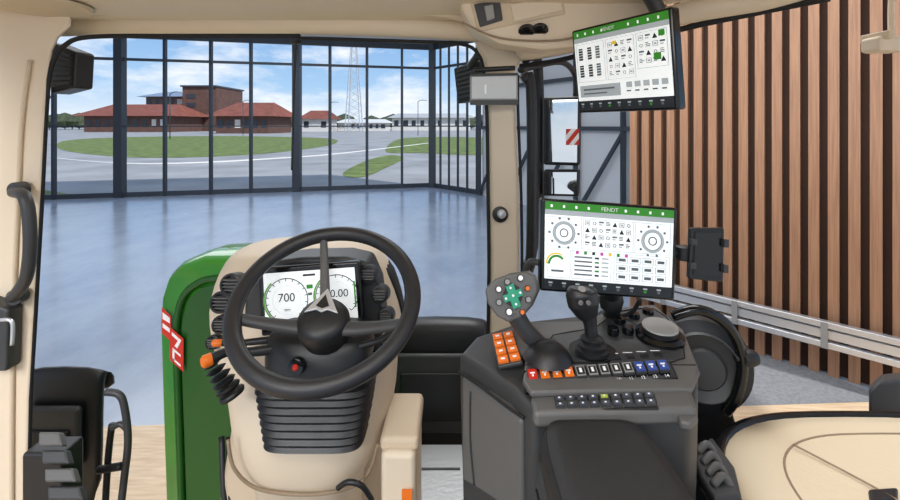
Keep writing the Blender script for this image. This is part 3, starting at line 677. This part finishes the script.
for u,v in ((.17,.36),(.82,.38)):
    p.arc(u,v,.020,.027,0,360,scrm,.0022); p.arc(u,v,.008,.010,0,360,scrk,.0022); p.arc(u,v,.020,.0208,0,360,scrd,.0026)
    for k in range(10):
        a=math.radians(36*k); p.disc(u+.034/p.U.length*math.cos(a),v+.034/p.V.length*math.sin(a),.0028,scrd,.0022,10)
for u0,v0,u1,v1 in ((.05,.19,.30,.52),(.31,.19,.68,.52),(.69,.19,.95,.52),(.05,.54,.22,.84),(.23,.54,.52,.84),(.54,.54,.95,.84)): p.outline(u0,v0,u1,v1,.0008,scrm,.002)
for i in range(7):
    for j in range(4): icon(p,.325+.05*i,.21+.075*j,.034,.048,(i*3+j*2)%5)
for i in range(7): p.rect(.26+.06*i,.545,.28+.06*i,.575,(scrp,scrg,scrk,scrp,scry,scrg,scrp)[i],.0024)
p.arc(.12,.70,.016,.021,180,320,scrg,.0022); p.arc(.12,.70,.023,.026,180,300,scry,.0022); p.rect(.08,.76,.17,.78,scrd,.0022)
for i in range(5): p.rect(.25,.60+.046*i,.38,.615+.046*i,scrd,.0022); p.rect(.40,.60+.046*i,.43,.618+.046*i,scrg if i%2 else scrk,.0022); p.rect(.45,.60+.046*i,.50,.615+.046*i,scrm,.0022)
for i in range(4):
    for j in range(3): p.outline(.56+.095*i,.57+.09*j,.64+.095*i,.64+.09*j,.0010,scrm,.0022); p.rect(.575+.095*i,.59+.09*j,.625+.095*i,.62+.09*j,scrd,.0022)
p.flush('display_graphics'); p.text('FENDT',.5,.075,.013,white,.003)
tube('mount_arm',[W(610,285,1.09),W(612,312,1.12),G(605,318,2.3)],.02,black,g)
lathe('mount_ball',[(.0,-.03),(.025,-.02),(.03,0),(.025,.02),(0,.03)],W(611,300,1.11),(0,0,1),black,g)
tube('cable_loop',[W(640,300,1.08),W(632,312,1.1),W(618,316,1.12),W(608,306,1.12)],.005,rub,g)
tube('side_cable',[W(545,265,1.08),W(530,262,1.1),W(524,280,1.12),W(523,300,1.1)],.008,dgrey,g)
g=Grp('terminal_display')
p=Panel(W(571,31,1.2),W(672,6,.96),W(679,110,.96),W(578,113,1.2),g); p.slab('housing',.03,blackg,.006)
status(p)
for u in (.10,.20,.29):
    for v in (.24,.44):
        p.rect(u-.022,v,u+.022,v+.14,scrk if u<.25 else scrd,.0025)
        for k in range(4): p.rect(u-.022,v+.02+.03*k,u+.022,v+.026+.03*k,scrw,.003)
p.outline(.05,.19,.36,.64,.0010,scrm); p.outline(.38,.19,.66,.64,.0010,scrm); p.outline(.68,.19,.95,.56,.0010,scrm)
p.rect(.45,.22,.49,.26,scry,.0025)
for i in range(4):
    for j in range(5): icon(p,.40+.065*i,.23+.08*j,.044,.052,(i*2+j)%5)
for i in range(4):
    for j in range(4): icon(p,.70+.062*i,.22+.08*j,.044,.052,(i+j*3)%5)
p.rect(.83,.42,.89,.49,scrg,.0028); p.rect(.88,.2,.93,.26,scrg,.0028)
p.rect(.06,.68,.5,.82,scrm,.0022); p.rect(.10,.72,.44,.74,scrd,.0026); p.rect(.10,.77,.36,.785,scrd,.0026)
for i in range(5): p.rect(.56+.08*i,.68,.615+.08*i,.74,scrm,.0025); p.rect(.56+.08*i,.77,.60+.08*i,.785,scrd,.0025)
p.flush('display_graphics'); p.text('FENDT',.42,.075,.012,white,.003)
tube('ceiling_bracket',[W(640,40,1.12),W(660,20,1.18),(.5,1.15,3.15)],.02,dgrey,g)
g=Grp('phone_holder')
p=Panel(W(691,228,1.04),W(725,228,1.04),W(724,283,1.03),W(689,279,1.03),g); p.slab('cradle',.016,black,.005); p.rect(.12,.08,.88,.9,blackg,.002)
p.rect(-.04,.2,.12,.32,dgrey,.012); p.rect(-.04,.66,.12,.78,dgrey,.012); p.rect(.9,.2,1.03,.34,dgrey,.012); p.rect(.9,.66,1.03,.8,dgrey,.012); p.flush('clips')
tube('arm',[W(672,252,1.065),W(685,253,1.07),W(695,255,1.06)],.012,black,g)
lathe('joint',[(0,-.02),(.018,-.015),(.018,.015),(0,.02)],W(684,253,1.06),(0,0,1),black,g)

# ================= RIGHT SIDE
g=Grp('grab_pod')
c0=W(700,362,1.3)
lathe('drum',[(.0,.05),(.07,.05),(.125,.035),(.135,.0),(.13,-.05),(.11,-.08)],c0,(-.35,-1,.15),black,g,seg=40)
lathe('drum_cap',[(.0,.07),(.05,.068),(.06,.05)],c0,(-.35,-1,.15),dgrey,g)
lathe('drum_ring',[(.085,.052),(.09,.056),(.095,.047)],c0,(-.35,-1,.15),dgrey,g)
tube('drum_hoop',[W(672,316,1.22),W(700,310,1.2),W(728,326,1.2),W(742,358,1.2),W(738,392,1.2),W(726,412,1.22)],.014,blackg,g)
tube('lever_arm',[W(735,358,1.2),W(748,357,1.2)],.009,black,g)
lathe('lever_knob',[(.0,-.02),(.018,-.018),(.024,0),(.018,.018),(.0,.02)],W(749,358,1.2),(1,0,0),black,g)
prism('drum_foot',[W(a,b,1.3) for a,b in [(690,395),(730,400),(742,440),(725,620),(700,620)]],(0,.08,0),black,g,bevel=.01)
g=Grp('passenger_seat')
zs=.065
def srg(z,o,n=56,x0=.565,x1=1.55,y0=.3,y1=1.23): return sring(z+zs,x0+o,x1-o,y0+o,y1-o,3.0,n,tilt=-.02)
seatm=M('beige_leather',(220,203,174),0.5,bump=.5,bscale=90)
loft('cushion',[srg(1.86,.03),srg(1.93,.012),srg(1.965,.03),srg(1.985,.09),srg(1.99,.2),srg(1.992,.38)],seatm,g)
loft('cushion_rim',[srg(1.80,.05),srg(1.83,.0),srg(1.93,-.005),srg(1.955,.01)],black,g)
tube('cushion_piping',srg(1.958,.018,40),.014,blackg,g,closed=True,k=2)
tube('cushion_seam',srg(1.987,.13,40),.0025,beiged,g,closed=True,k=2)
tube('cushion_stitch',[(.8,1.05,1.99+zs),(.9,.85,1.994+zs),(.95,.6,1.996+zs)],.002,beiged,g)
box('seat_base',(.8,.4,1.45),(1.35,1.0,1.9),black,g,bevel=.03)
Panel(G(868,488,2.06),G(898,486,2.06),G(898,500,2.06),G(870,502,2.06),g).slab('belt_buckle',.02,black,.006)
g=Grp('door_armrest')
prism('pad',[W(a,b,1.3) for a,b in [(868,392),(878,382),(925,378),(925,420),(868,418)]],(.06,.05,0),dgrey,g,bevel=.012)
prism('stand',[W(a,b,1.3) for a,b in [(885,415),(915,415),(915,570),(890,570)]],(.02,.05,0),black,g,bevel=.01)
g=Grp('coat_hook')
box('hook_body',(.955,1.0,2.965),(1.02,1.05,3.0),beige,g,bevel=.008); box('hook_clip',(.965,.99,2.99),(.975,1.06,3.01),beige2,g,bevel=.003)
tube('hook_strap',[(1.0,1.02,2.99),(1.01,1.03,3.08),(1.02,1.03,3.15)],.006,beige,g)

finish()
# ================= LIGHTS
def area(nm,loc,rot,sx,sy,e,col=(1,1,1)):
    l=bpy.data.lights.new(nm,'AREA'); l.shape='RECTANGLE'; l.size=sx; l.size_y=sy; l.energy=e; l.color=col
    o=bpy.data.objects.new(nm,l); o.location=loc; o.rotation_euler=[math.radians(r) for r in rot]; COL.objects.link(o); return o
area('hall_fill_light',(-6,11,6.35),(0,0,0),9,9,560,(.95,.98,1))  # unseen fill light added below the ceiling to brighten the hall
area('hall_fill_light.001',(1.5,3.5,6.3),(0,-20,0),4,4,300)  # another unseen fill light, added overhead and tilted to the right
area('rear_fill_softbox',(-1.6,-2.2,4.3),(55,0,-26),1.8,1.4,230)  # soft fill added behind the camera to brighten the cab interior
area('cab_fill_light',(-.1,.25,3.1),(15,0,0),1.2,.6,10,(1,.98,.95))  # fill light added under the headliner to lift the cab interior
s=bpy.data.lights.new('sun','SUN'); s.energy=3.2; s.angle=.02; o=bpy.data.objects.new('sun',s); o.rotation_euler=(math.radians(50),0,math.radians(50)); COL.objects.link(o)
cam=bpy.data.cameras.new('camera'); co=bpy.data.objects.new('camera',cam); COL.objects.link(co)
co.location=(0,0,H); co.rotation_euler=(math.radians(90),0,0); cam.sensor_width=36; cam.lens=18; cam.shift_y=-125/900; cam.clip_start=.02; cam.clip_end=2000
scene.camera=co
scene.view_settings.view_transform='Standard'
scene.view_settings.exposure=0.12
